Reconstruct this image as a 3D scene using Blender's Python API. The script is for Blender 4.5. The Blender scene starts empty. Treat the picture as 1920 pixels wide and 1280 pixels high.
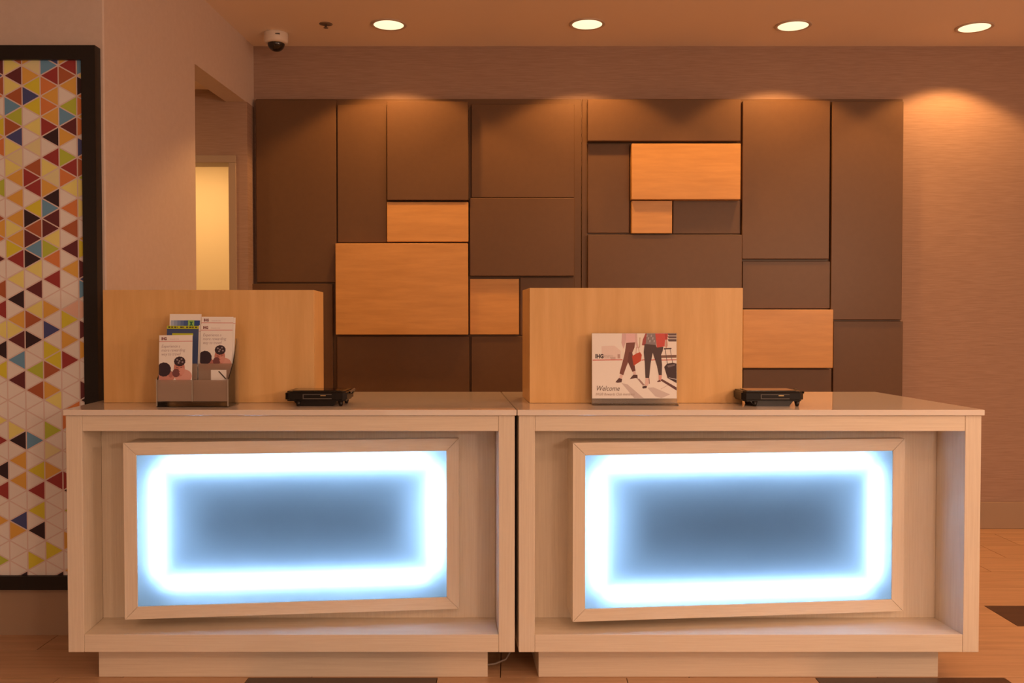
import bpy, bmesh, math, random
from mathutils import Vector, Matrix
random.seed(7)
D = bpy.data
scene = bpy.context.scene
COL = scene.collection

# ------------------------------------------------------------------ camera, world, exposure
cam_data = D.cameras.new('camera')
cam = D.objects.new('camera', cam_data)
COL.objects.link(cam)
cam.location = (0, 0, 1.236)
cam.rotation_euler = (math.pi / 2 - math.atan(40 / 1700), 0, 0)
cam_data.sensor_width = 36
cam_data.lens = 1700 / 1920 * 36
cam_data.clip_start = 0.05
scene.camera = cam

WORLD_STRENGTH = 0.88
world = D.worlds.new('lobby_ambient_fill')  # uniform warm fill added in place of light from the unseen lobby
scene.world = world
world.use_nodes = True
bg = world.node_tree.nodes['Background']
bg.inputs[0].default_value = (1.0, 0.62, 0.42, 1)
bg.inputs[1].default_value = WORLD_STRENGTH

vs = scene.view_settings
vs.view_transform = 'Standard'
vs.look = 'None'
vs.exposure = 0.0
vs.gamma = 1.0
vs.use_curve_mapping = False

SPOT_COLOR = (1.0, 0.47, 0.15)
SPOT_POWER = 59
LED_STRENGTH = 480


def lamp(name, kind, loc, color, power, parent=None, **kw):
    l = D.lights.new(name, kind)
    l.color = color
    l.energy = power
    for k, v in kw.items():
        setattr(l, k, v)
    o = D.objects.new(name, l)
    COL.objects.link(o)
    o.location = loc
    o.parent = parent
    return o


# unseen area fills added at ceiling height around the camera (all pointing straight down)
for lx, ly, p in ((0.9, 0.4, 14), (3.3, 1.6, 26), (-1.6, -1.0, 26), (2.9, -1.6, 14)):
    lamp('lobby_fill_area', 'AREA', (lx, ly, 2.82), (1.0, 0.60, 0.38), p, shape='DISK', size=0.35)
# unseen point fills added on the right to brighten ceiling and desk fronts
for lx, ly, p in ((3.3, 0.6, 84), (2.2, -1.8, 112)):
    lamp('lobby_fill_point', 'POINT', (lx, ly, 1.75), (1.0, 0.60, 0.38), p, shadow_soft_size=0.2)
# lamp of the back office seen through the door
lamp('corridor_lamp', 'AREA', (-2.5, 4.4, 2.54), (1.0, 0.56, 0.24), 7, shape='DISK', size=0.2)
lamp('office_lamp', 'AREA', (-2.3, 6.0, 2.45), (1.0, 0.56, 0.20), 16, shape='DISK', size=0.6)


# ------------------------------------------------------------------ materials
def srgb(r, g, b):
    f = lambda c: c / 12.92 if c <= 0.04045 else ((c + 0.055) / 1.055) ** 2.4
    return (f(r / 255), f(g / 255), f(b / 255), 1)


def new_mat(name):
    m = D.materials.new(name)
    m.use_nodes = True
    nt = m.node_tree
    return m, nt, nt.nodes['Principled BSDF']


def plain(name, col, rough=0.5, spec=0.5, metal=0.0, emit=None, es=0.0):
    m, nt, b = new_mat(name)
    b.inputs['Base Color'].default_value = (*col[:3], 1)
    b.inputs['Roughness'].default_value = rough
    b.inputs['Specular IOR Level'].default_value = spec
    b.inputs['Metallic'].default_value = metal
    if emit:
        b.inputs['Emission Color'].default_value = (*emit, 1)
        b.inputs['Emission Strength'].default_value = es
    return m


def grained(name, c1, c2, scale, rough=0.4, spec=0.4, bump=0.0, c3=None, detail=5, coords='Object', big=None):
    """streaky noise: scale is (x, y, z) frequency, low along the grain"""
    m, nt, b = new_mat(name)
    N, L = nt.nodes, nt.links
    tc = N.new('ShaderNodeTexCoord')
    mp = N.new('ShaderNodeMapping')
    mp.inputs['Scale'].default_value = scale
    L.new(tc.outputs[coords], mp.inputs[0])
    # every object gets its own piece of the grain
    oi = N.new('ShaderNodeObjectInfo')
    mul = N.new('ShaderNodeMath'); mul.operation = 'MULTIPLY'; mul.inputs[1].default_value = 37.0
    L.new(oi.outputs['Random'], mul.inputs[0])
    add = N.new('ShaderNodeVectorMath'); add.operation = 'ADD'
    L.new(mp.outputs[0], add.inputs[0])
    L.new(mul.outputs[0], add.inputs[1])
    nz = N.new('ShaderNodeTexNoise')
    nz.inputs['Scale'].default_value = 1
    nz.inputs['Detail'].default_value = detail
    nz.inputs['Roughness'].default_value = 0.6
    L.new(add.outputs[0], nz.inputs['Vector'])
    cr = N.new('ShaderNodeValToRGB')
    cr.color_ramp.elements[0].position = 0.32
    cr.color_ramp.elements[0].color = (*c1[:3], 1)
    cr.color_ramp.elements[1].position = 0.68
    cr.color_ramp.elements[1].color = (*c2[:3], 1)
    if c3:
        e = cr.color_ramp.elements.new(0.5)
        e.color = (*c3[:3], 1)
    L.new(nz.outputs[0], cr.inputs[0])
    L.new(cr.outputs[0], b.inputs['Base Color'])
    b.inputs['Roughness'].default_value = rough
    b.inputs['Specular IOR Level'].default_value = spec
    if bump:
        bp = N.new('ShaderNodeBump')
        bp.inputs['Strength'].default_value = bump
        bp.inputs['Distance'].default_value = 0.002
        L.new(nz.outputs[0], bp.inputs['Height'])
        L.new(bp.outputs[0], b.inputs['Normal'])
    return m


W1, W2 = (0.735, 0.645, 0.525), (0.815, 0.73, 0.605)
M = {}
M['wash_h'] = grained('whitewashed_oak_horizontal', W1, W2, (5, 90, 210), 0.42, 0.4, 0.15)
M['wash_v'] = grained('whitewashed_oak_vertical', W1, W2, (210, 90, 5), 0.42, 0.4, 0.15)
M['quartz'] = grained('white_quartz', (0.78, 0.72, 0.66), (0.80, 0.73, 0.65), (60, 60, 60), 0.035, 0.75)
M['maple_h'] = grained('maple_horizontal', (0.58, 0.31, 0.100), (0.69, 0.38, 0.130), (3, 30, 26), 0.32, 0.45, 0.03)
M['maple_v'] = grained('maple_vertical', (0.70, 0.425, 0.165), (0.80, 0.515, 0.225), (22, 26, 2.2), 0.38, 0.4, 0.03)
M['brown'] = grained('taupe_lacquer', (0.134, 0.073, 0.036), (0.142, 0.078, 0.039), (30, 30, 30), 0.36, 0.35)
M['wallpaper'] = grained('grasscloth_wallpaper', (0.335, 0.225, 0.172), (0.425, 0.295, 0.23), (9, 9, 330), 0.7, 0.25, 0.3, detail=3)
M['paint'] = grained('warm_white_paint', (0.66, 0.56, 0.50), (0.69, 0.59, 0.53), (40, 40, 40), 0.6, 0.3, 0.05)
M['ceiling'] = plain('ceiling_paint', (0.90, 0.78, 0.66), 0.75, 0.2)
M['baseboard'] = plain('baseboard_paint', (0.38, 0.28, 0.20), 0.45, 0.4)
M['casing'] = plain('door_casing_paint', (0.42, 0.33, 0.25), 0.45, 0.4)
M['office'] = plain('office_wall_paint', (0.80, 0.72, 0.58), 0.7, 0.2)
M['tile'] = grained('oak_look_floor_tile', (0.47, 0.285, 0.16), (0.62, 0.395, 0.235), (2.2, 34, 10), 0.36, 0.45, 0.05, detail=6)
M['dark_tile'] = grained('dark_walnut_floor_tile', (0.060, 0.030, 0.018), (0.10, 0.05, 0.03), (2.2, 34, 10), 0.34, 0.45, 0.05)
M['grout'] = plain('floor_grout', (0.20, 0.14, 0.10), 0.8)
M['black_frame'] = plain('black_picture_frame', (0.012, 0.010, 0.010), 0.4, 0.4)
M['black'] = plain('black_plastic', (0.010, 0.008, 0.007), 0.25, 0.3)
M['black_glass'] = plain('dark_glass', (0.008, 0.008, 0.009), 0.05, 0.9)
M['grey_plastic'] = plain('grey_plastic', (0.10, 0.09, 0.085), 0.35)
M['gold'] = plain('gold_glint', (0.75, 0.55, 0.25), 0.3, 0.5, 0.9)
M['white_plastic'] = plain('white_plastic', (0.80, 0.74, 0.68), 0.4)
M['white_board'] = plain('white_board', (0.62, 0.62, 0.62), 0.8)
M['cable'] = plain('grey_cable', (0.35, 0.30, 0.27), 0.5)
M['smoke'] = plain('smoked_dome', (0.02, 0.016, 0.014), 0.05, 0.6)
M['lens'] = plain('lamp_lens', (0.9, 0.85, 0.7), 0.4, 0.3, 0, (1.0, 0.86, 0.52), 1.22)
M['trim_ring'] = plain('lamp_trim_ring', (0.62, 0.50, 0.40), 0.4)
M['led'] = plain('led_strip', (0.9, 0.9, 0.9), 0.5, 0.2, 0, (0.85, 0.94, 1.0), LED_STRENGTH)
M['chrome'] = plain('sprinkler_metal', (0.25, 0.2, 0.16), 0.35, 0.5, 0.6)


def diffuser_mat():
    m = D.materials.new('opal_diffuser')
    m.use_nodes = True
    nt = m.node_tree
    nt.nodes.clear()
    o = nt.nodes.new('ShaderNodeOutputMaterial')
    t = nt.nodes.new('ShaderNodeBsdfTranslucent'); t.inputs[0].default_value = (0.27, 0.34, 0.42, 1)
    d = nt.nodes.new('ShaderNodeBsdfDiffuse'); d.inputs[0].default_value = (0.30, 0.34, 0.40, 1)
    mx = nt.nodes.new('ShaderNodeMixShader'); mx.inputs[0].default_value = 0.06
    nt.links.new(t.outputs[0], mx.inputs[1]); nt.links.new(d.outputs[0], mx.inputs[2])
    nt.links.new(mx.outputs[0], o.inputs[0])
    return m


def acrylic_mat(name, haze, col):
    m = D.materials.new(name)
    m.use_nodes = True
    nt = m.node_tree
    nt.nodes.clear()
    o = nt.nodes.new('ShaderNodeOutputMaterial')
    t = nt.nodes.new('ShaderNodeBsdfTransparent'); t.inputs[0].default_value = (0.96, 0.96, 0.96, 1)
    d = nt.nodes.new('ShaderNodeBsdfDiffuse'); d.inputs[0].default_value = (*col, 1)
    g = nt.nodes.new('ShaderNodeBsdfGlossy'); g.inputs['Roughness'].default_value = 0.05
    fr = nt.nodes.new('ShaderNodeFresnel'); fr.inputs[0].default_value = 1.49
    m1 = nt.nodes.new('ShaderNodeMixShader'); m1.inputs[0].default_value = haze
    m2 = nt.nodes.new('ShaderNodeMixShader')
    tl = nt.nodes.new('ShaderNodeBsdfTranslucent'); tl.inputs[0].default_value = (*col, 1)
    m0 = nt.nodes.new('ShaderNodeMixShader'); m0.inputs[0].default_value = 0.4
    nt.links.new(d.outputs[0], m0.inputs[1]); nt.links.new(tl.outputs[0], m0.inputs[2])
    nt.links.new(t.outputs[0], m1.inputs[1]); nt.links.new(m0.outputs[0], m1.inputs[2])
    nt.links.new(fr.outputs[0], m2.inputs[0])
    nt.links.new(m1.outputs[0], m2.inputs[1]); nt.links.new(g.outputs[0], m2.inputs[2])
    nt.links.new(m2.outputs[0], o.inputs[0])
    return m


M['diffuser'] = diffuser_mat()
M['acrylic'] = acrylic_mat('clear_acrylic', 0.05, (0.6, 0.55, 0.5))
M['acrylic_sheen'] = acrylic_mat('acrylic_reflection_tone', 0.5, (0.66, 0.50, 0.40))  # diffuse share stands in for the pale lobby reflected in the acrylic
M['acrylic_edge'] = acrylic_mat('acrylic_edge', 0.6, (0.8, 0.72, 0.62))

PRINT = {}


def ink(name, rgb, white=(240, 190, 155), k=0.92):
    """ink albedo from how the print looks next to its own white paper"""
    key = (name, rgb)
    if key not in PRINT:
        c, w = srgb(*rgb), srgb(*white)
        PRINT[key] = plain('ink_' + name, tuple(min(0.9, k * c[i] / w[i]) for i in range(3)), 0.55, 0.25)
    return PRINT[key]


# ------------------------------------------------------------------ mesh helpers
class MB:
    """collects pieces, then links them as ONE mesh object"""

    def __init__(self):
        self.bm = bmesh.new()
        self.mats = []

    def mi(self, m):
        if m not in self.mats:
            self.mats.append(m)
        return self.mats.index(m)

    def poly(self, pts, m):
        vs_ = [self.bm.verts.new(p) for p in pts]
        f = self.bm.faces.new(vs_)
        f.material_index = self.mi(m)
        return f

    def box(self, x0, x1, y0, y1, z0, z1, m, bevel=0.0, seg=1):
        v = [self.bm.verts.new(p) for p in ((x0, y0, z0), (x1, y0, z0), (x1, y1, z0), (x0, y1, z0),
                                            (x0, y0, z1), (x1, y0, z1), (x1, y1, z1), (x0, y1, z1))]
        fs = [self.bm.faces.new([v[i] for i in q]) for q in
              ((3, 2, 1, 0), (4, 5, 6, 7), (0, 1, 5, 4), (1, 2, 6, 5), (2, 3, 7, 6), (3, 0, 4, 7))]
        k = self.mi(m)
        for f in fs:
            f.material_index = k
        if bevel:
            es = set(e for f in fs for e in f.edges)
            r = bmesh.ops.bevel(self.bm, geom=list(es), offset=bevel, segments=seg, affect='EDGES', clamp_overlap=True)
            for f in r['faces']:
                f.material_index = k
        return self

    def prism(self, pts, z0, z1, m, axis='z'):
        """extrude a plan polygon (list of 2D) between z0 and z1; axis 'y' = polygon is (x, z)"""
        mk = (lambda p, h: (p[0], p[1], h)) if axis == 'z' else ((lambda p, h: (p[0], h, p[1])) if axis == 'y' else (lambda p, h: (h, p[0], p[1])))
        a = [self.bm.verts.new(mk(p, z0)) for p in pts]
        b = [self.bm.verts.new(mk(p, z1)) for p in pts]
        k = self.mi(m)
        n = len(pts)
        fs = [self.bm.faces.new(a[::-1]), self.bm.faces.new(b)]
        for i in range(n):
            fs.append(self.bm.faces.new((a[i], a[(i + 1) % n], b[(i + 1) % n], b[i])))
        for f in fs:
            f.material_index = k
        return self

    def lathe(self, prof, m, seg=32, smooth=True):
        """profile of (r, z)"""
        k = self.mi(m)
        rings = []
        for r, z in prof:
            if r < 1e-6:
                rings.append([self.bm.verts.new((0, 0, z))])
            else:
                rings.append([self.bm.verts.new((r * math.cos(2 * math.pi * i / seg), r * math.sin(2 * math.pi * i / seg), z)) for i in range(seg)])
        for a, b in zip(rings, rings[1:]):
            for i in range(seg):
                j = (i + 1) % seg
                if len(a) == 1 and len(b) == 1:
                    continue
                if len(a) == 1:
                    f = self.bm.faces.new((a[0], b[i], b[j]))
                elif len(b) == 1:
                    f = self.bm.faces.new((a[i], a[j], b[0]))
                else:
                    f = self.bm.faces.new((a[i], a[j], b[j], b[i]))
                f.material_index = k
                f.smooth = smooth
        return self

    def tube(self, pts, r, m, seg=8):
        k = self.mi(m)
        pts = [Vector(p) for p in pts]
        prev = None
        for i, p in enumerate(pts):
            d = (pts[min(i + 1, len(pts) - 1)] - pts[max(i - 1, 0)]).normalized()
            u = d.cross(Vector((0, 0, 1)))
            if u.length < 1e-3:
                u = Vector((1, 0, 0))
            u.normalize()
            w = u.cross(d)
            ring = [self.bm.verts.new(p + r * (math.cos(2 * math.pi * j / seg) * u + math.sin(2 * math.pi * j / seg) * w)) for j in range(seg)]
            if prev:
                for j in range(seg):
                    f = self.bm.faces.new((prev[j], prev[(j + 1) % seg], ring[(j + 1) % seg], ring[j]))
                    f.material_index = k
                    f.smooth = True
            prev = ring
        return self

    def apply(self, fn):
        for v in self.bm.verts:
            v.co = fn(v.co)
        return self

    def build(self, name, parent=None, loc=(0, 0, 0), rot=(0, 0, 0), label=None):
        bmesh.ops.recalc_face_normals(self.bm, faces=self.bm.faces)
        me = D.meshes.new(name)
        self.bm.to_mesh(me)
        self.bm.free()
        for m in self.mats:
            me.materials.append(m)
        o = D.objects.new(name, me)
        COL.objects.link(o)
        o.parent = parent
        o.location = loc
        o.rotation_euler = rot
        if label:
            o['label'] = label
        return o


def tag(o, label, cat, group=None):
    o['label'] = label
    o['category'] = cat
    if group:
        o['group'] = group
    return o


def structure(o):
    o['kind'] = 'structure'
    return o


def thing(name, label, cat, loc=(0, 0, 0), rot=(0, 0, 0), group=None):
    o = D.objects.new(name, None)
    COL.objects.link(o)
    o.empty_display_size = 0.05
    o.location = loc
    o.rotation_euler = rot
    return tag(o, label, cat, group)


def text_mesh(s, size, mat, italic=0.0, bold=0.0, align='LEFT'):
    """flat lettering in the xz plane facing -y, returned as list of polygons in (x, z)"""
    cu = D.curves.new('lettering', 'FONT')
    cu.body = s
    cu.size = size
    cu.shear = italic
    cu.offset = bold
    cu.align_x = align
    cu.resolution_u = 2
    o = D.objects.new('lettering', cu)
    COL.objects.link(o)
    bpy.context.view_layer.update()
    me = D.meshes.new_from_object(o.evaluated_get(bpy.context.evaluated_depsgraph_get()))
    polys = [[(me.vertices[i].co.x, me.vertices[i].co.y) for i in p.vertices] for p in me.polygons]
    D.objects.remove(o)
    D.curves.remove(cu)
    D.meshes.remove(me)
    return polys


# ------------------------------------------------------------------ setting
CEIL = 2.842
ZR = 2.485                                                    # underside of the beam
floor = structure(MB().box(-4.2, 4.2, -4.0, 7.2, -0.14, -0.010, M['grout']).build('floor'))
ROW, Y0, TW = 0.2635, 3.11, 0.6535
tile_cache = {}
for r in range(-3, 9):
    y0 = Y0 + r * ROW
    y1 = min(y0 + ROW, 5.36)
    off = 1.049 + {0: 0.0, 1: 1 / 3, 2: 2 / 3}[(r + 1) % 3] * TW
    dark_x = None
    if (r + 1) % 3 == 0:
        dark_x = 1.049 + (0.996 if ((r + 1) // 3) % 2 else 0.0)
        off = dark_x
    k0 = math.floor((-3.3 - off) / TW)
    for k in range(k0, k0 + 12):
        x0 = off + k * TW
        dark = dark_x is not None and k % 3 == 0
        key = (dark, round(y1 - y0, 4))
        if key not in tile_cache:
            o = MB().box(0.0016, TW - 0.0016, 0.0016, (y1 - y0) - 0.0016, -0.010, 0.0,
                         M['dark_tile'] if dark else M['tile']).build('floor_tile', floor, (x0, y0, 0))
            tile_cache[key] = o
        else:
            o = tile_cache[key].copy()
            COL.objects.link(o)
            o.parent = floor
            o.location = (x0, y0, 0)
structure(MB().box(-4.2, 4.2, -4.0, 5.36, CEIL, CEIL + 0.12, M['ceiling']).build('ceiling'))
structure(MB().box(-1.517, 4.2, 5.36, 5.50, -0.01, CEIL, M['wallpaper']).build('wall_back'))
structure(MB().prism([(-4.2, 3.55), (-1.592, 3.55), (-1.5868, 3.555), (-1.547, 4.45), (-1.665, 4.45), (-1.700, 3.67), (-4.2, 3.67)],
                     -0.01, CEIL, M['paint']).build('wall_left'))
structure(MB().prism([(-1.547, 4.4505), (-1.517, 5.36), (-1.632, 5.36), (-1.665, 4.4505)], ZR, CEIL, M['paint']).build('trim_1'))
w = MB()
w.box(-1.600, -1.517, 5.22, 5.36, -0.01, ZR, M['wallpaper'])
w.box(-3.30, -2.530, 5.22, 5.36, -0.01, CEIL, M['wallpaper'])
w.box(-2.530, -1.632, 5.22, 5.36, 2.150, CEIL, M['wallpaper'])
w.box(-1.632, -1.600, 5.22, 5.36, 2.150, ZR, M['wallpaper'])
structure(w.build('wall_rear_left'))
structure(MB().box(-3.30, -1.668, 3.67, 5.22, 2.555, 2.60, M['ceiling']).build('ceiling'))
structure(MB().box(-3.42, -3.30, 3.67, 7.2, -0.01, CEIL, M['paint']).build('wall_side_left'))
structure(MB().box(4.2, 4.32, 2.2, 5.5, -0.01, CEIL, M['paint']).build('wall_right'))  # unseen wall, included to shape the light from the right
structure(MB().box(-4.32, -1.4, -4.12, -4.0, -0.01, CEIL, M['paint']).build('wall_front'))  # unseen wall, kept short to let more frontal light in
structure(MB().box(-4.32, -4.2, -4.0, 3.67, -0.01, CEIL, M['paint']).build('wall_front_left'))  # unseen wall, put in to hold back light from the left
o_ = MB()
o_.box(-3.30, -1.30, 6.70, 6.80, -0.01, 2.6, M['office'])
o_.box(-1.40, -1.30, 5.50, 6.70, -0.01, 2.6, M['office'])
o_.box(-3.30, -1.30, 5.505, 6.80, 2.55, 2.62, M['office'])
structure(o_.build('wall_office'))
# door surround
door = structure(D.objects.new('door_1', None))
COL.objects.link(door)
door.location = (-2.06, 5.22, 0)
for nm, b in (('door_casing', (0.438, 0.480, -0.014, 0.0, 0, 2.137)), ('door_casing', (-0.520, -0.478, -0.014, 0.0, 0, 2.137)),
              ('door_header', (-0.520, 0.480, -0.014, 0.0, 2.137, 2.179)), ('door_jamb', (0.446, 0.460, 0.0, 0.14, 0, 2.137)),
              ('door_jamb', (-0.470, -0.456, 0.0, 0.14, 0, 2.137)), ('door_jamb', (-0.456, 0.446, 0.0, 0.14, 2.137, 2.150))):
    MB().box(*b, M['casing'], 0.002).build(nm, door)
structure(MB().prism([(-4.2, 3.534), (-1.571, 3.534), (-1.531, 4.449), (-1.546, 4.449), (-1.5855, 3.5495), (-4.2, 3.5495)],
                     0, 0.182, M['baseboard']).build('baseboard_left'))
structure(MB().box(2.30, 4.2, 5.344, 5.3595, 0, 0.158, M['baseboard'], 0.003).build('baseboard_back'))

# ------------------------------------------------------------------ feature wall of panels
wall = thing('panelled_feature_wall', 'wall of staggered taupe and maple rectangular panels behind the reception desks', 'wall panelling', (0.394, 5.36, 0.25))
for x0, x1 in ((-1.496, 0.4050), (0.4090, 2.284)):
    MB().box(x0 - 0.394, x1 - 0.394, -0.03, -0.0005, 0.04, 2.527 - 0.25, M['brown'], 0.002).build('backing_panel', wall)
PANELS = [
    ('brown', -1.493, -1.026, 1.458, 2.518, 0.05),
    ('brown', -1.018, -0.731, 1.691, 2.490, 0.05),
    ('brown', -0.722, -0.253, 1.930, 2.496, 0.1),
    ('maple', -0.725, -0.253, 1.691, 1.920, 0.09),
    ('maple', -1.023, -0.255, 1.152, 1.680, 0.1),
    ('brown', -0.237, 0.364, 1.952, 2.494, 0.045),
    ('brown', -0.245, 0.362, 1.493, 1.944, 0.085),
    ('maple', -0.246, 0.041, 1.152, 1.477, 0.06),
    ('brown', 0.437, 1.321, 2.271, 2.510, 0.095),
    ('brown', 0.442, 0.685, 1.745, 2.265, 0.05),
    ('maple', 0.691, 1.320, 1.933, 2.254, 0.105),
    ('maple', 0.695, 0.930, 1.740, 1.929, 0.08),
    ('brown', 0.941, 1.336, 1.741, 1.934, 0.045),
    ('brown', 0.442, 1.340, 0.956, 1.733, 0.07),
    ('brown', 1.340, 1.848, 1.593, 2.509, 0.065),
    ('brown', 1.346, 1.859, 1.305, 1.579, 0.055),
    ('brown', 1.862, 2.277, 1.239, 2.506, 0.06),
    ('maple', 1.343, 1.867, 0.958, 1.297, 0.09),
    ('brown', 1.882, 2.290, 0.296, 1.230, 0.05),
    ('brown', 1.355, 1.874, 0.296, 0.948, 0.05),
    ('brown', -1.026, -0.250, 0.296, 1.142, 0.05),
    ('brown', -0.238, 0.366, 0.296, 1.142, 0.05),
    ('brown', -1.530, -1.049, 0.296, 1.448, 0.055),
    ('brown', 0.047, 0.366, 1.148, 1.486, 0.045),
    ('brown', 0.444, 1.348, 0.296, 0.948, 0.05),
]
for kind, x0, x1, z0, z1, t in PANELS:
    MB().box(x0 - 0.394, x1 - 0.394, -t, -0.0302, z0 - 0.25, z1 - 0.25, M['maple_h' if kind == 'maple' else 'brown'], 0.0025).build(
        'panel', wall, label='pale maple panel' if kind == 'maple' else None)

# ------------------------------------------------------------------ reception desks
SH = 0.082


def shear(v):
    return Vector((v.x - SH * v.y, v.y, v.z))


def sbox(name, parent, b, m, bevel=0.0012, label=None):
    return MB().box(*b, m, bevel).apply(shear).build(name, parent, label=label)


def desk(x, wdt, lb, plinth, label, rings):
    t = thing('reception_desk', label, 'desk', (x, 3.04, 0), group='illuminated reception desks')
    T = 0.054
    sbox('side_panel', t, (0, T, 0, 0.735, 0.114, 0.916), M['wash_v'])
    sbox('side_panel', t, (wdt - T, wdt, 0, 0.735, 0.114, 0.916), M['wash_v'])
    sbox('top_rail', t, (T + .0006, wdt - T - .0006, 0.0005, 0.60, 0.863, 0.916), M['wash_h'])
    sbox('bottom_rail', t, (T + .0006, wdt - T - .0006, 0.0005, 0.60, 0.114, 0.174), M['wash_h'])
    sbox('recess_back', t, (T + .0006, wdt - T - .0006, 0.172, 0.190, 0.1742, 0.8628), M['wash_v'])
    sbox('plinth', t, (plinth[0] - x, plinth[1] - x, 0.075, 0.66, 0.0, 0.1135), M['wash_h'])
    sbox('gap_blocker', t, (0.002, wdt - 0.002, 0.6605, 0.680, 0.0, 0.1135), M['wash_h'])  # added board, blocks light so the gap between the desks stays dark
    sbox('countertop', t, (-0.006, wdt + 0.0055, -0.010, 0.755, 0.9163, 0.936), M['quartz'], 0.002, 'glossy white stone countertop')
    # wedge-shaped light box: left end stands proud, right end almost flush with the recess
    xa, xb, za, zb = lb
    P0, P1 = Vector((xa - x, 0.020, 0)), Vector((xb - x, 0.135, 0))
    U = (P1 - P0)
    L = U.length
    U.normalize()
    N = Vector((U.y, -U.x, 0))                                 # towards the room

    def mp(v):                                                 # (u, depth behind face, z) -> desk space
        q = P0 + U * v.x - N * v.y
        return Vector((q.x, q.y, v.z))
    F = 0.043
    # body: closed wedge carcass behind the face
    c = MB()
    a0, a1 = P0 - N * 0.036 + U * 0.004, P1 - N * 0.036 - U * 0.004
    c.prism([(a0.x, a0.y), (a1.x, a1.y), (a1.x, 0.1717), (a0.x - 0.010, 0.1717)], za + 0.004, zb - 0.004, M['wash_v'])
    body = c.build('light_box', t)
    H0, H1 = za, zb
    e = 0.0011
    rails = [([(0, H0), (F, H0 + F), (F, H1 - F), (0, H1)], 'v'), ([(L, H0), (L, H1), (L - F, H1 - F), (L - F, H0 + F)], 'v'),
             ([(e, H0), (L - e, H0), (L - F - e, H0 + F), (F + e, H0 + F)], 'h'), ([(e, H1), (F + e, H1 - F), (L - F - e, H1 - F), (L - e, H1)], 'h')]
    for pts, g in rails:
        r = MB().prism(pts, 0.0, 0.0358, M['wash_' + g], 'y')
        bmesh.ops.bevel(r.bm, geom=list(r.bm.edges), offset=0.0007, segments=1, affect='EDGES')
        r.apply(mp).build('frame_rail', body)
    MB().box(F - .002, L - F + .002, 0.0042, 0.0062, H0 + F - .002, H1 - F + .002, M['diffuser']).apply(mp).build('diffuser', body, label='backlit opal diffuser')
    MB().box(F - .002, L - F + .002, 0.0335, 0.0352, H0 + F - .002, H1 - F + .002, M['white_board']).apply(mp).build('back_board', body)
    l, r, tp, bt, cut = rings
    hw = 0.012
    z_lo, z_hi = H0 + F + bt, H1 - F - tp
    u_lo, u_hi = F + l, L - F - r
    for b in ((u_lo + cut, u_hi - cut, z_hi - hw, z_hi + hw), (u_lo + cut, u_hi - cut, z_lo - hw, z_lo + hw),
              (u_lo - hw, u_lo + hw, z_lo + cut, z_hi - cut), (u_hi - hw, u_hi + hw, z_lo + cut, z_hi - cut)):
        MB().box(b[0], b[1], 0.0305, 0.0330, b[2], b[3], M['led']).apply(mp).build('led_strip', body)
    return t


desk(-1.500, 1.509, (-1.317, -0.187, 0.218, 0.821), (-1.426, -0.078),
     'left white-washed reception desk with glowing panel, against the left wall', (0.066, 0.040, 0.034, 0.076, 0.03))
desk(0.023, 1.555, (0.206, 1.380, 0.210, 0.821), (0.098, 1.483),
     'right white-washed reception desk with glowing panel, holding the welcome sign', (0.046, 0.060, 0.034, 0.048, 0.03))
cb = MB()
cb.tube([(-0.0885, 3.20, 0.010), (-0.060, 3.20, 0.014), (-0.022, 3.21, 0.026), (-0.006, 3.24, 0.042), (-0.0095, 3.33, 0.090), (-0.0180, 3.45, 0.20)], 0.0035, M['cable'])
tag(cb.build('power_cable'), 'thin grey cable running low between the two reception desks', 'cable')


def screen(x0, x1, y, ztop, label):
    t = thing('privacy_screen', label, 'screen', ((x0 + x1) / 2, y, 0.936), group='maple privacy screens')
    h, wd, th, dp = ztop - 0.936, x1 - x0, 0.022, 0.27
    sbox('front_panel', t, (-wd / 2 + .0005, wd / 2 - .0005, 0, th, 0.0006, h), M['maple_v'], 0.001)
    sbox('side_panel', t, (-wd / 2, -wd / 2 + th, th + .0004, dp, 0.0006, h), M['maple_v'], 0.001)
    sbox('side_panel', t, (wd / 2 - th, wd / 2, th + .0004, dp, 0.0006, h), M['maple_v'], 0.001)
    return t


screen(-1.482, -0.717, 3.285, 1.345, 'maple privacy screen on the left desk, behind the brochure holder')
screen(0.063, 0.832, 3.268, 1.352, 'maple privacy screen on the right desk, behind the welcome sign')

# ------------------------------------------------------------------ framed artwork of triangles
art = thing('framed_artwork', 'tall black framed print of coloured triangles on the left wall', 'picture', (-2.05, 3.549, 0.187))
AX0, AX1, AZ0, AZ1 = -2.50, -1.600, 0.187, 2.290
FW = 0.054
ox, oz = -2.05, 0.187


def fr(pts):
    return [(x - ox, z - oz) for x, z in pts]


for pts in ([(AX1, AZ0), (AX1, AZ1), (AX1 - FW, AZ1 - FW), (AX1 - FW, AZ0 + FW)], [(AX0, AZ0), (AX0 + FW, AZ0 + FW), (AX0 + FW, AZ1 - FW), (AX0, AZ1)],
            [(AX0, AZ0), (AX1, AZ0), (AX1 - FW, AZ0 + FW), (AX0 + FW, AZ0 + FW)], [(AX0, AZ1), (AX0 + FW, AZ1 - FW), (AX1 - FW, AZ1 - FW), (AX1, AZ1)]):
    MB().prism(fr(pts), -0.047, 0.0, M['black_frame'], 'y').build('frame_rail', art)
TRI = {'W': (188, 138, 105), 'R': (125, 35, 25), 'D': (82, 28, 22), 'K': (45, 22, 18), 'N': (60, 48, 62), 'B': (88, 95, 92), 'T': (140, 58, 27),
       'A': (174, 80, 34), 'O': (180, 105, 36), 'Y': (176, 126, 28), 'L': (148, 120, 32), 'G': (188, 136, 62), 'S': (182, 132, 78), 'P': (185, 115, 80)}
TM = {k: ink('triangle_' + k, v, (188, 138, 105), 0.86) for k, v in TRI.items()}
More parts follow.
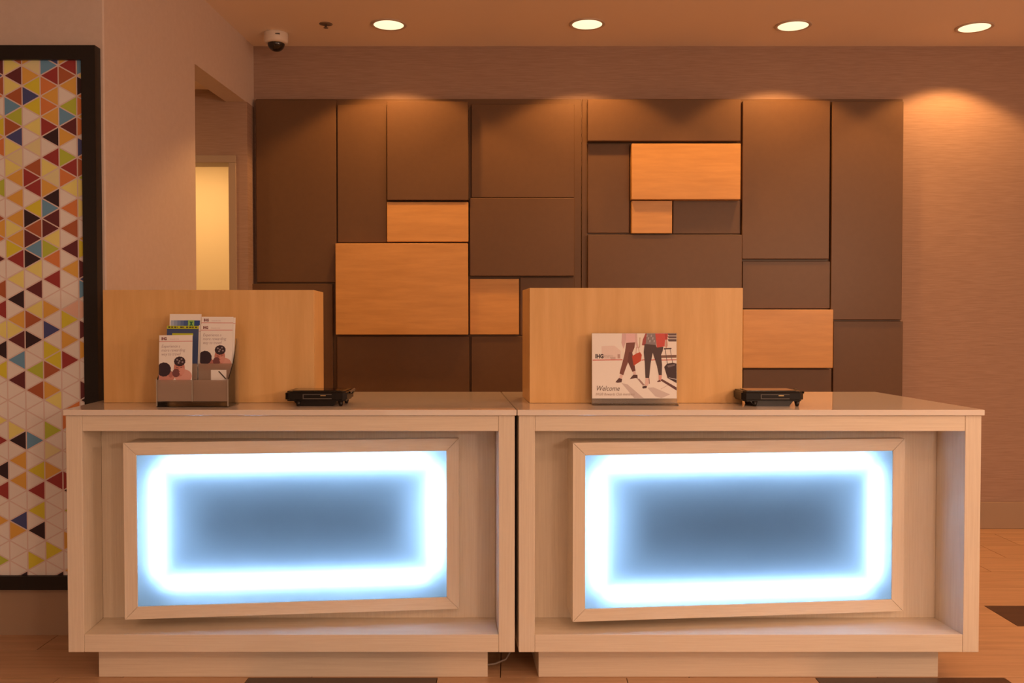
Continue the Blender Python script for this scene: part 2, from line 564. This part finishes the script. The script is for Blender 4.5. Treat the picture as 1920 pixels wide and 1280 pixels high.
COLS = {  # slots from s = -1 downwards, as the photograph shows them
    'A': 'TGDGTBLTNGSGOWOWOGOYRWGWKWOGDWBWDWWWWGKWOWOWWWNOWWWWK',
    'B': 'OSOYNYWGWSWTRRWYKTDBKGWDWGTWKWWLWTWWWWBWWYWRWYWKWWYWW',
    'C': 'NBRAOAORKWRGSOKBDDGLAWRWWOWNWYYTWOGWWLWSWORWWWWWWYWWKW',
    'D': 'ORTOWLBDOWLRAGWAWTWDWOWWWPYWOWRWWWWAAWWWWWRKWLWWOWWOWW',
    'E': 'GBGKAAOAWNATLGWGWWOYWDNBWPWDWOWWWDKWWOWWLWWDWYWWOWWRWW',
    'Z': 'DDNTAWGYOAWWWLWWTOAWDWWTWRWGWKWYWWWWGWRWWKWRWWOWWWLWW'}
fill = 'WWWWWWGSOYARDKBNLTW'
pb = MB()
pb.box(AX0 + FW - 0.004 - ox, AX1 - FW + 0.004 - ox, -0.030, -0.001, AZ0 + FW - 0.004 - oz, AZ1 - FW + 0.004 - oz, ink('mat_line', (178, 122, 92), (188, 138, 105), 0.86))
pitch, cw = 0.03915, 0.0702
xline1, zs0 = -1.890, 2.217
g = 0.0025
bounds = (AX0 + FW, AX1 - FW, AZ0 + FW, AZ1 - FW)


def clip(poly, axis, lim, keep_less):
    out = []
    for i, p in enumerate(poly):
        q = poly[(i + 1) % len(poly)]
        a = (p[axis] <= lim) == keep_less or p[axis] == lim
        b = (q[axis] <= lim) == keep_less or q[axis] == lim
        if a:
            out.append(p)
        if a != b:
            tt = (lim - p[axis]) / (q[axis] - p[axis])
            out.append((p[0] + tt * (q[0] - p[0]), p[1] + tt * (q[1] - p[1])))
    return out


order = [None] * 7 + ['Z', 'A', 'B', 'C', 'D', 'E']
for ci in range(-8, 5):
    name = {-1: 'Z', 0: 'A', 1: 'B', 2: 'C', 3: 'D', 4: 'E'}.get(ci)
    xl = xline1 + (ci - 1) * cw
    xr = xl + cw
    for s in range(-2, 55):
        zc = zs0 - s * pitch
        right = (s % 2 == 0) if ci % 2 == 0 else (s % 2 != 0)  # points to the right
        # even columns: apex of right-pointing triangles lies on their right line
        tri = [(xl, zc + pitch), (xr, zc), (xl, zc - pitch)] if right else [(xr, zc + pitch), (xl, zc), (xr, zc - pitch)]
        cx = sum(p[0] for p in tri) / 3
        cz = zc
        k = 1 - g / 0.0236
        tri = [(cx + (p[0] - cx) * k, cz + (p[1] - cz) * k) for p in tri]
        for ax, lim, less in ((0, bounds[0], False), (0, bounds[1], True), (1, bounds[2], False), (1, bounds[3], True)):
            if tri:
                tri = clip(tri, ax, lim, less)
        if len(tri) < 3:
            continue
        seq = COLS.get(name)
        ch = seq[s + 1] if seq and 0 <= s + 1 < len(seq) else random.choice(fill)
        pb.poly([(p[0] - ox, -0.0304, p[1] - oz) for p in tri], TM[ch])
pb.build('triangle_print', art)

# ------------------------------------------------------------------ ceiling fixtures
LIGHTS = [(-0.670, 4.967, 'round recessed ceiling light, leftmost, above the tall taupe panels'),
          (0.408, 4.958, 'round recessed ceiling light above the seam in the middle of the panelled wall'),
          (1.533, 4.984, 'round recessed ceiling light above the right part of the panelled wall'),
          (2.536, 5.011, 'round recessed ceiling light at far right, over the bare wallpaper')]
for x, y, lab in LIGHTS:
    t = thing('downlight', lab, 'ceiling light', (x, y, CEIL), group='recessed ceiling lights')
    MB().lathe([(0.080, 0.0), (0.098, 0.0), (0.098, -0.004), (0.094, -0.006), (0.082, -0.005), (0.080, 0.0)], M['trim_ring'], 40).build('trim_ring', t)
    MB().lathe([(0.0, -0.0035), (0.0815, -0.0035), (0.0815, -0.0005), (0.0, -0.0005)], M['lens'], 40).build('lens', t, label='glowing warm white lens')
    lamp('downlight_lamp', 'SPOT', (0, 0, -0.012), SPOT_COLOR, SPOT_POWER, t, spot_size=math.radians(117), spot_blend=0.25, shadow_soft_size=0.05)
cm = thing('security_camera', 'small white dome security camera on the ceiling in the left corner', 'camera', (-1.322, 5.12, CEIL))
MB().lathe([(0.0, 0), (0.064, 0), (0.066, -0.006), (0.066, -0.046), (0.060, -0.056), (0.050, -0.058), (0.0, -0.058)], M['white_plastic'], 40).build('housing', cm)
MB().lathe([(0.047 * math.cos(a), -0.0585 - 0.043 * math.sin(a)) for a in [i * math.pi / 20 for i in range(11)]], M['smoke'], 32).build('dome', cm, label='dark smoked dome')
MB().box(0.012, 0.036, -0.0655, -0.0575, -0.024, -0.018, M['grey_plastic']).build('maker_mark', cm, label='small grey maker mark')
sp = thing('fire_sprinkler', 'small metal fire sprinkler in the ceiling beside the security camera', 'sprinkler', (-1.010, 4.958, CEIL))
MB().lathe([(0.0, 0), (0.036, 0), (0.036, -0.002), (0.020, -0.006), (0.0, -0.006)], M['chrome'], 24).build('escutcheon', sp)
MB().lathe([(0.0, -0.006), (0.007, -0.006), (0.006, -0.018), (0.013, -0.021), (0.013, -0.0225), (0.0, -0.0225)], M['chrome'], 16).build('deflector', sp)

# ------------------------------------------------------------------ card terminals
def terminal(x, y, label):
    t = thing('card_terminal', label, 'card terminal', (x, y, 0.936), group='black card terminals')
    b = MB()
    # body: low rounded slab with chamfered plan corners
    w_, d_, c = 0.108, 0.150, 0.014
    b.prism([(-w_ + c, 0), (w_ - c, 0), (w_, c), (w_, d_ - c), (w_ - c, d_), (-w_ + c, d_), (-w_, d_ - c), (-w_, c)], 0.0175, 0.0525, M['black'])
    bmesh.ops.bevel(b.bm, geom=[e for e in b.bm.edges if abs(e.verts[0].co.z - e.verts[1].co.z) < 1e-5], offset=0.006, segments=3, affect='EDGES')
    body = b.build('body', t)
    MB().box(-0.085, 0.085, 0.020, 0.130, 0.0527, 0.0542, M['black_glass'], 0.0006).build('screen', t, label='glossy dark screen')
    q = MB()
    q.prism([(-0.062, 0.0), (0.058, 0.0), (0.072, 0.0176), (-0.078, 0.0176)], 0.010, 0.120, M['black'], 'y')
    q.build('pedestal', t)
    for fx, fy in ((-0.062, 0.010), (0.086, 0.012), (-0.062, 0.118), (0.086, 0.118)):
        MB().lathe([(0.0, 0.0), (0.005, 0.0), (0.007, 0.004), (0.010, 0.0177), (0.0, 0.0177)], M['black'], 12).build('foot', t, (fx, fy, 0))
    s = MB()
    s.box(-0.044, 0.056, -0.0022, -0.0004, 0.0255, 0.0285, M['grey_plastic'])
    s.box(-0.044, -0.041, -0.0022, -0.0004, 0.0285, 0.0425, M['grey_plastic'])
    s.box(-0.041, 0.056, -0.0022, -0.0004, 0.0405, 0.0425, M['grey_plastic'])
    s.build('card_slot', t, label='card slot with grey rim')
    MB().box(0.018, 0.036, -0.0030, -0.0006, 0.0365, 0.0390, M['gold']).build('slot_glint', t, label='small golden highlight modelled on the slot')  # golden highlight in the slot, put in as a metallic strip
    st = MB()
    st.tube([(w_ + 0.005, 0.030, 0.046), (w_ + 0.005, 0.128, 0.050)], 0.0045, M['grey_plastic'])
    st.build('stylus', t)
    MB().box(w_ - 0.002, w_ + 0.0095, 0.075, 0.098, 0.038, 0.0475, M['black'], 0.001).build('stylus_clip', t)
    return t


terminal(-0.684, 3.15, 'low black card terminal on the left desk, beside its maple screen')
terminal(0.908, 3.145, 'low black card terminal on the right desk, beside its maple screen')

# ------------------------------------------------------------------ welcome sign
SX, SY = 0.435, 3.185
hold = thing('sign_holder', 'clear acrylic stand holding the welcome card on the right desk', 'sign holder', (SX, SY, 0.936))
MB().box(-0.152, 0.152, 0.0, 0.078, 0.0004, 0.0034, M['acrylic'], 0.0008).build('foot_plate', hold)
lean = 0.045
tilt = lambda v: Vector((v.x, v.y + v.z * lean, v.z))
MB().box(-0.1515, 0.1515, 0.0322, 0.0352, 0.0036, 0.254, M['acrylic'], 0.0005).apply(tilt).build('back_plate', hold)
MB().box(-0.1515, 0.1515, 0.0262, 0.0285, 0.0036, 0.0215, M['acrylic'], 0.0005).apply(tilt).build('front_lip', hold)
card = MB()
CW, CH, CB = 0.1505, 0.2310, 0.0220
paper = ink('paper', (240, 190, 155))
card.box(-CW, CW, 0.0296, 0.0316, CB, CB + CH, paper)


def cpt(x, y):                                                 # artwork coordinates -> card
    return (-CW + (x - 85) / 1275 * 2 * CW, CB + (1090 - y) / 972 * CH)


layer = [0]


def art_poly(pts, rgb, name):
    layer[0] += 1
    yy = 0.02955 - layer[0] * 0.000012
    f = [(cpt(min(max(x, 88), 1357), min(max(y, 120), 1087))) for x, y in pts]
    card.poly([(p[0], yy, p[1]) for p in f], ink(name, rgb))


def line(x0, y0, x1, y1, w_, rgb, name):
    d = math.hypot(x1 - x0, y1 - y0)
    nx, ny = -(y1 - y0) / d * w_ / 2, (x1 - x0) / d * w_ / 2
    art_poly([(x0 + nx, y0 + ny), (x1 + nx, y1 + ny), (x1 - nx, y1 - ny), (x0 - nx, y0 - ny)], rgb, name)


art_poly([(540, 118), (1360, 118), (1360, 500), (540, 500)], (238, 186, 150), 'pale')
art_poly([(230, 310), (420, 300), (520, 380), (520, 500), (230, 500)], (229, 172, 140), 'haze')
art_poly([(470, 430), (505, 430), (505, 492), (470, 492)], (190, 130, 105), 'post')
art_poly([(350, 470), (440, 470), (440, 505), (370, 505)], (200, 145, 118), 'post2')
for yb in (118, 160, 205):
    art_poly([(1225, yb), (1360, yb), (1360, yb + 34), (1240, yb + 34)], (105, 70, 58), 'bars')
art_poly([(1120, 445), (1360, 440), (1360, 482), (1120, 485)], (130, 80, 58), 'band')
art_poly([(800, 180), (815, 180), (810, 330), (795, 330)], (200, 150, 110), 'pole')
for a, b in ((95, 545), (830, 880), (960, 1035), (1115, 1360)):
    line(a, 518, b, 514, 12, (200, 70, 48), 'red_line')
# ground shadows
art_poly([(530, 860), (620, 880), (860, 1085), (720, 1085)], (205, 155, 128), 'ground_shade')
art_poly([(760, 790), (800, 800), (880, 890), (850, 900)], (165, 112, 92), 'ground_shade2')
art_poly([(920, 930), (1010, 925), (1260, 1030), (1130, 1085), (1040, 1060)], (208, 158, 130), 'ground_shade')
art_poly([(1105, 815), (1140, 800), (1360, 925), (1360, 972)], (105, 60, 50), 'kerb')
line(1120, 950, 1230, 890, 5, (190, 135, 110), 'joint')
# left walker
art_poly([(540, 118), (600, 118), (590, 260), (560, 350), (530, 260)], (214, 148, 125), 'coat')
art_poly([(595, 118), (730, 118), (735, 255), (595, 258)], (228, 155, 132), 'blouse')
art_poly([(730, 118), (765, 118), (770, 250), (790, 340), (765, 340), (735, 260)], (216, 150, 124), 'coat')
art_poly([(600, 260), (735, 252), (725, 330), (690, 410), (640, 520), (600, 620), (555, 745), (498, 716), (530, 600), (565, 470), (585, 380)], (128, 68, 52), 'trousers')
art_poly([(640, 400), (690, 400), (715, 520), (740, 680), (692, 692), (650, 600), (622, 535)], (112, 58, 45), 'trousers2')
art_poly([(508, 728), (552, 745), (535, 792), (492, 790)], (226, 160, 130), 'skin')
art_poly([(698, 690), (742, 686), (748, 742), (712, 738)], (222, 156, 126), 'skin')
art_poly([(490, 785), (538, 800), (530, 848), (470, 856), (438, 848), (448, 832)], (95, 55, 45), 'shoe')
art_poly([(708, 735), (768, 738), (772, 792), (740, 785), (655, 802), (668, 780)], (92, 52, 42), 'shoe')
line(745, 455, 755, 320, 7, (190, 110, 85), 'bag_strap')
line(800, 420, 785, 320, 7, (190, 110, 85), 'bag_strap')
art_poly([(688, 458), (760, 415), (810, 400), (835, 440), (822, 530), (712, 602)], (192, 66, 40), 'handbag')
# right walker
art_poly([(900, 118), (1045, 118), (1050, 300), (940, 285), (870, 270)], (140, 105, 90), 'pattern_top')
for i in range(6):
    art_poly([(905 + i * 22, 140 + (i % 3) * 40), (925 + i * 22, 135 + (i % 3) * 40), (922 + i * 22, 170 + (i % 3) * 40), (903 + i * 22, 172 + (i % 3) * 40)], (178, 140, 120), 'pattern_fleck')
art_poly([(890, 118), (912, 118), (890, 300), (838, 295), (850, 215)], (165, 70, 58), 'cardigan')
art_poly([(1038, 118), (1195, 118), (1180, 312), (1062, 335)], (205, 72, 55), 'cardigan2')
art_poly([(1180, 118), (1230, 118), (1222, 210), (1190, 215)], (185, 62, 48), 'cardigan3')
art_poly([(1193, 212), (1218, 212), (1225, 300), (1210, 335), (1192, 330)], (205, 130, 100), 'skin2')
art_poly([(878, 275), (1045, 292), (1062, 330), (1160, 318), (1150, 380), (1125, 440), (1140, 590), (1135, 745), (1090, 742), (1062, 600), (1000, 408), (968, 560), (945, 785), (888, 782), (880, 560), (864, 400)], (88, 58, 48), 'leggings')
art_poly([(890, 785), (948, 785), (952, 850), (915, 905), (880, 905)], (226, 158, 128), 'skin')
line(942, 790, 948, 870, 9, (130, 75, 60), 'strap')
art_poly([(838, 915), (880, 900), (912, 905), (905, 935), (850, 942)], (85, 50, 42), 'shoe')
art_poly([(1088, 742), (1136, 742), (1132, 790), (1112, 832), (1088, 810)], (214, 128, 104), 'skin3')
art_poly([(1062, 832), (1108, 812), (1122, 838), (1075, 845)], (110, 55, 45), 'shoe')
# suitcase
line(1188, 350, 1225, 610, 8, (100, 70, 60), 'rod')
line(1262, 345, 1300, 570, 8, (120, 85, 72), 'rod')
line(1168, 350, 1282, 344, 18, (80, 52, 45), 'handle')
art_poly([(1172, 620), (1215, 572), (1300, 556), (1358, 570), (1358, 860), (1222, 785)], (75, 48, 42), 'suitcase')
art_poly([(1215, 600), (1330, 575), (1335, 600), (1235, 628)], (120, 88, 76), 'suitcase_shine')
art_poly([(1240, 775), (1358, 800), (1358, 812), (1245, 786)], (190, 150, 130), 'suitcase_trim')


def lettering(mb, s, size, x, z, y, rgb, italic=0.0, bold=0.0, sx=1.0, name='text', fn=None):
    m = ink(name, rgb)
    for p in text_mesh(s, size, None, italic, bold):
        mb.poly([(x + px * sx, y, z + pz) for px, pz in p], m)


lx, lz = cpt(135, 488)
lettering(card, 'IHG', 0.0200, lx, lz, 0.0290, (70, 48, 44), 0, 0.0009, 0.85, 'logo')
lx, lz = cpt(245, 466)
lettering(card, 'REWARDS', 0.0080, lx, lz, 0.0290, (196, 148, 120), 0, 0, 1, 'faint')
lx, lz = cpt(255, 488)
lettering(card, 'CLUB', 0.0080, lx, lz, 0.0290, (196, 148, 120), 0, 0, 1, 'faint')
lx, lz = cpt(138, 975)
lettering(card, 'Welcome', 0.0260, lx, lz, 0.0290, (112, 78, 62), 0.30, 0, 0.82, 'script')
lx, lz = cpt(138, 1046)
lettering(card, 'IHG\u00ae Rewards Club members', 0.0145, lx, lz, 0.0290, (176, 128, 102), 0.22, 0, 0.76, 'script2')
card.apply(tilt)
card.build('welcome_card', None, (SX, SY, 0.936))
wc = D.objects['welcome_card']
tag(wc, 'printed welcome card with two walking women and a suitcase, in the acrylic stand', 'sign')

# ------------------------------------------------------------------ brochure holder and leaflets
HX, HY = -1.098, 3.115
hd = thing('brochure_holder', 'clear acrylic two-tier brochure holder on the left desk', 'brochure holder', (HX, HY, 0.936))
AC, AF, AE = M['acrylic'], M['acrylic_sheen'], M['acrylic_edge']
MB().box(-0.126, 0.122, 0.0, 0.125, 0.0005, 0.0035, AC, 0.0006).build('base_plate', hd)
for sx_ in (-0.126, 0.119):
    MB().prism([(0.0, 0.0038), (0.124, 0.0038), (0.124, 0.235), (0.105, 0.235), (0.060, 0.150), (0.008, 0.098), (0.0, 0.098)], sx_, sx_ + 0.003, AC, 'x').build('side_wall', hd)
for sx_ in (-0.126, 0.119):
    MB().box(sx_ - 0.0002, sx_ + 0.0034, -0.0014, -0.0002, 0.0038, 0.098, AE).build('wall_edge', hd)
MB().box(-0.0045, -0.0005, 0.002, 0.055, 0.0200, 0.094, AC, 0.0004).build('divider', hd)
MB().box(-0.0045, -0.0005, 0.0004, 0.0018, 0.0200, 0.094, AE).build('divider_edge', hd)
for x0, x1 in ((-0.1225, -0.0055), (0.0005, 0.1185)):
    MB().box(x0, x1, 0.0005, 0.0028, 0.0205, 0.0945, AF, 0.0004).build('pocket_front', hd, label='lower pocket front with pale reflection in its colour')
    MB().box(x0, x1, 0.0030, 0.0560, 0.0175, 0.0200, AC).build('pocket_floor', hd)
    MB().box(x0, x1, 0.0565, 0.0590, 0.0200, 0.1480, AF, 0.0004).build('pocket_front', hd, label='upper pocket front with pale reflection in its colour')
MB().box(-0.1225, 0.1185, 0.1215, 0.1240, 0.0038, 0.235, AC).build('back_wall', hd)
MB().box(0.044, 0.098, 0.0550, 0.0562, 0.088, 0.126, ink('paper', (240, 190, 155))).build('label_card', hd, label='small white label card')
line_card = MB().prism([(0.070, 0.120), (0.074, 0.122), (0.098, 0.096), (0.096, 0.092)], 0.0540, 0.0548, M['grey_plastic'], 'y')
line_card.build('label_stripe', hd)


def leaflet_base(w_, h_, skew=0.0):
    m = MB()
    m.box(-w_ / 2, w_ / 2, 0, 0.0012, 0, h_, ink('paper', (240, 190, 155)))
    return m


def rewards_leaflet(w_, h_):
    """white leaflet: small mark, red rule, three grey lines, two people at the foot"""
    m = leaflet_base(w_, h_)
    e = [0]

    def P(pts, rgb, nm):
        e[0] += 1
        m.poly([(min(max(x, -.5), .5) * w_, -0.0002 - e[0] * 0.000015, z * h_) for x, z in pts], ink(nm, rgb))

    def blob(cx, cz, rx, rz, rgb, nm, n=18, z_min=0.0, x_min=-0.498, jag=0.0):
        pts = []
        for i in range(n):
            a = 2 * math.pi * i / n
            j = 1 + jag * (i % 2)
            pts.append((max(cx + rx * math.cos(a) * j, x_min), max(cz + rz * math.sin(a) * j, z_min)))
        P(pts, rgb, nm)
    P([(-.5, .902), (.5, .902), (.5, .910), (-.5, .910)], (205, 95, 78), 'red_rule')
    lettering(m, 'IHG', 0.0130, -.43 * w_, .928 * h_, -0.0004, (120, 40, 38), 0, 0.0006, 0.8, 'mark')
    lettering(m, 'Rewards Club', 0.0062, -.18 * w_, .931 * h_, -0.0004, (205, 150, 128), 0, 0, 0.9, 'mark_faint')
    for i, s in enumerate(('Experience a', 'more rewarding', 'way to travel')):
        lettering(m, s, 0.0145, -.43 * w_, (.812 - .060 * i) * h_, -0.0004, (178, 132, 112), 0.2, 0, 0.86, 'slogan')
    # people on the cover, dark hair and lit faces
    blob(-.28, .370, .27, .085, (196, 110, 82), 'face_dark', z_min=.29)
    blob(.24, .375, .26, .105, (214, 128, 98), 'shoulder', z_min=.29)
    blob(-.14, .405, .07, .05, (176, 92, 70), 'cheek')
    blob(-.345, .480, .205, .105, (58, 34, 33), 'hair', n=26, jag=0.045)
    blob(.115, .495, .165, .125, (196, 104, 76), 'face', n=26)
    blob(.02, .425, .115, .065, (118, 58, 48), 'beard')
    blob(.19, .455, .085, .06, (212, 122, 92), 'cheek_light')
    blob(.125, .600, .165, .072, (62, 37, 34), 'hair', n=26, jag=0.06)
    for hx, hz in ((.05, .625), (.12, .605), (.18, .635), (.21, .590), (.09, .578)):
        blob(hx, hz, .030, .014, (150, 110, 95), 'curl', n=8)
    P([(.02, .515), (.09, .505), (.09, .497), (.02, .506)], (84, 42, 38), 'lash')
    P([(.15, .510), (.21, .515), (.21, .507), (.15, .501)], (84, 42, 38), 'lash')
    P([(.06, .455), (.14, .452), (.13, .443), (.07, .445)], (128, 54, 46), 'lips')
    return m


def place(m, x, y, z, lean_, roll, label, group):
    o = m.build('leaflet', None, (x, y, z), (-lean_, roll, 0))
    return tag(o, label, 'leaflet', group)


G_ = 'leaflets in the brochure holder'
LW, LH = 0.112, 0.228
place(rewards_leaflet(0.115, LH), HX - 0.0640, HY + 0.0060, 0.936 + 0.0210, 0.09, -0.012, 'white leaflet with two faces in the lower left pocket of the brochure holder', G_)
place(rewards_leaflet(LW, LH), HX + 0.0560, HY + 0.0640, 0.936 + 0.0590, 0.10, 0.0, 'white leaflet with two faces in the upper right pocket of the holder', G_)


def plain_back(extra=None):
    m = leaflet_base(LW, LH)
    m.poly([(-.5 * LW, -0.0003, .902 * LH), (.5 * LW, -0.0003, .902 * LH), (.5 * LW, -0.0003, .910 * LH), (-.5 * LW, -0.0003, .910 * LH)], ink('red_rule', (205, 95, 78)))
    lettering(m, 'IHG', 0.0130, -.43 * LW, .928 * LH, -0.0004, (120, 40, 38), 0, 0.0006, 0.8, 'mark')
    lettering(m, 'Rewards Club', 0.0062, -.18 * LW, .931 * LH, -0.0004, (205, 150, 128), 0, 0, 0.9, 'mark_faint')
    return m


place(plain_back(), HX + 0.0490, HY + 0.0675, 0.936 + 0.0560, 0.10, -0.006, 'white leaflet showing as a sliver behind the left edge of the upper right leaflet', G_)
place(plain_back(), HX + 0.0550, HY + 0.0720, 0.936 + 0.0850, 0.10, 0.004, 'white leaflet with red line standing tallest in the upper right pocket', G_)
place(plain_back(), HX + 0.0595, HY + 0.0770, 0.936 + 0.0830, 0.10, 0.012, 'hindmost white leaflet peeking out right of the tallest red-lined one', G_)
m = leaflet_base(LW, LH)
for i in range(6):
    t_ = i / 5
    c = tuple(int(a + (b - a) * t_) for a, b in zip((170, 150, 140), (52, 62, 96)))
    x0, x1 = -.46 + i * .16 * .64, -.46 + (i + 1) * .16 * .64
    m.poly([(x0 * LW, -.0003, .80 * LH), (x1 * LW, -.0003, .80 * LH), (x1 * LW, -.0003, .90 * LH), (x0 * LW, -.0003, .90 * LH)], ink('blue_%d' % i, c))
m.poly([(.15 * LW, -.0003, .80 * LH), (.46 * LW, -.0003, .80 * LH), (.46 * LW, -.0003, .90 * LH), (.15 * LW, -.0003, .90 * LH)], ink('blue_5', (52, 62, 96)))
m.poly([(.08 * LW, -.0005, .797 * LH), (.28 * LW, -.0005, .797 * LH), (.28 * LW, -.0005, .903 * LH), (.08 * LW, -.0005, .903 * LH)], ink('lime', (150, 160, 70)))
m.poly([(.13 * LW, -.0007, .815 * LH), (.17 * LW, -.0007, .815 * LH), (.24 * LW, -.0007, .880 * LH), (.20 * LW, -.0007, .885 * LH)], ink('green', (50, 90, 50)))
m.poly([(.13 * LW, -.0009, .880 * LH), (.17 * LW, -.0009, .885 * LH), (.24 * LW, -.0009, .820 * LH), (.21 * LW, -.0009, .812 * LH)], ink('green', (50, 90, 50)))
place(m, HX - 0.0590, HY + 0.0760, 0.936 + 0.0950, 0.10, 0.004, 'white leaflet with a blue bar and green emblem, hindmost in the upper left pocket', G_)
m = leaflet_base(LW, LH)
dk, yl = ink('navy_cover', (70, 66, 82)), ink('yellow_cover', (190, 160, 30))
for z0, z1, mt in ((.955, 1.0, yl), (.88, .955, dk), (.40, .88, dk)):
    m.poly([(-.5 * LW, -.0003, z0 * LH), (.5 * LW, -.0003, z0 * LH), (.5 * LW, -.0003, z1 * LH), (-.5 * LW, -.0003, z1 * LH)], mt)
for i, wd_ in enumerate((9, 8, 10, 3, 12, 4, 9, 11, 7, 9)):       # print too small to read: short dark strokes
    x0 = -.46 + .094 * i
    m.poly([(x0 * LW, -.0006, .966 * LH), ((x0 + .0068 * wd_) * LW, -.0006, .966 * LH), ((x0 + .0068 * wd_) * LW, -.0006, .990 * LH), (x0 * LW, -.0006, .990 * LH)], ink('cover_text', (88, 66, 30)))
for z0, z1 in ((.845, .885),):
    m.poly([(-.33 * LW, -.0006, z0 * LH), (.33 * LW, -.0006, z0 * LH), (.33 * LW, -.0006, z1 * LH), (-.33 * LW, -.0006, z1 * LH)], yl)
place(m, HX - 0.0650, HY + 0.0640, 0.936 + 0.0530, 0.10, 0.006, 'yellow and navy leaflet in the upper left pocket, behind the white one', G_)
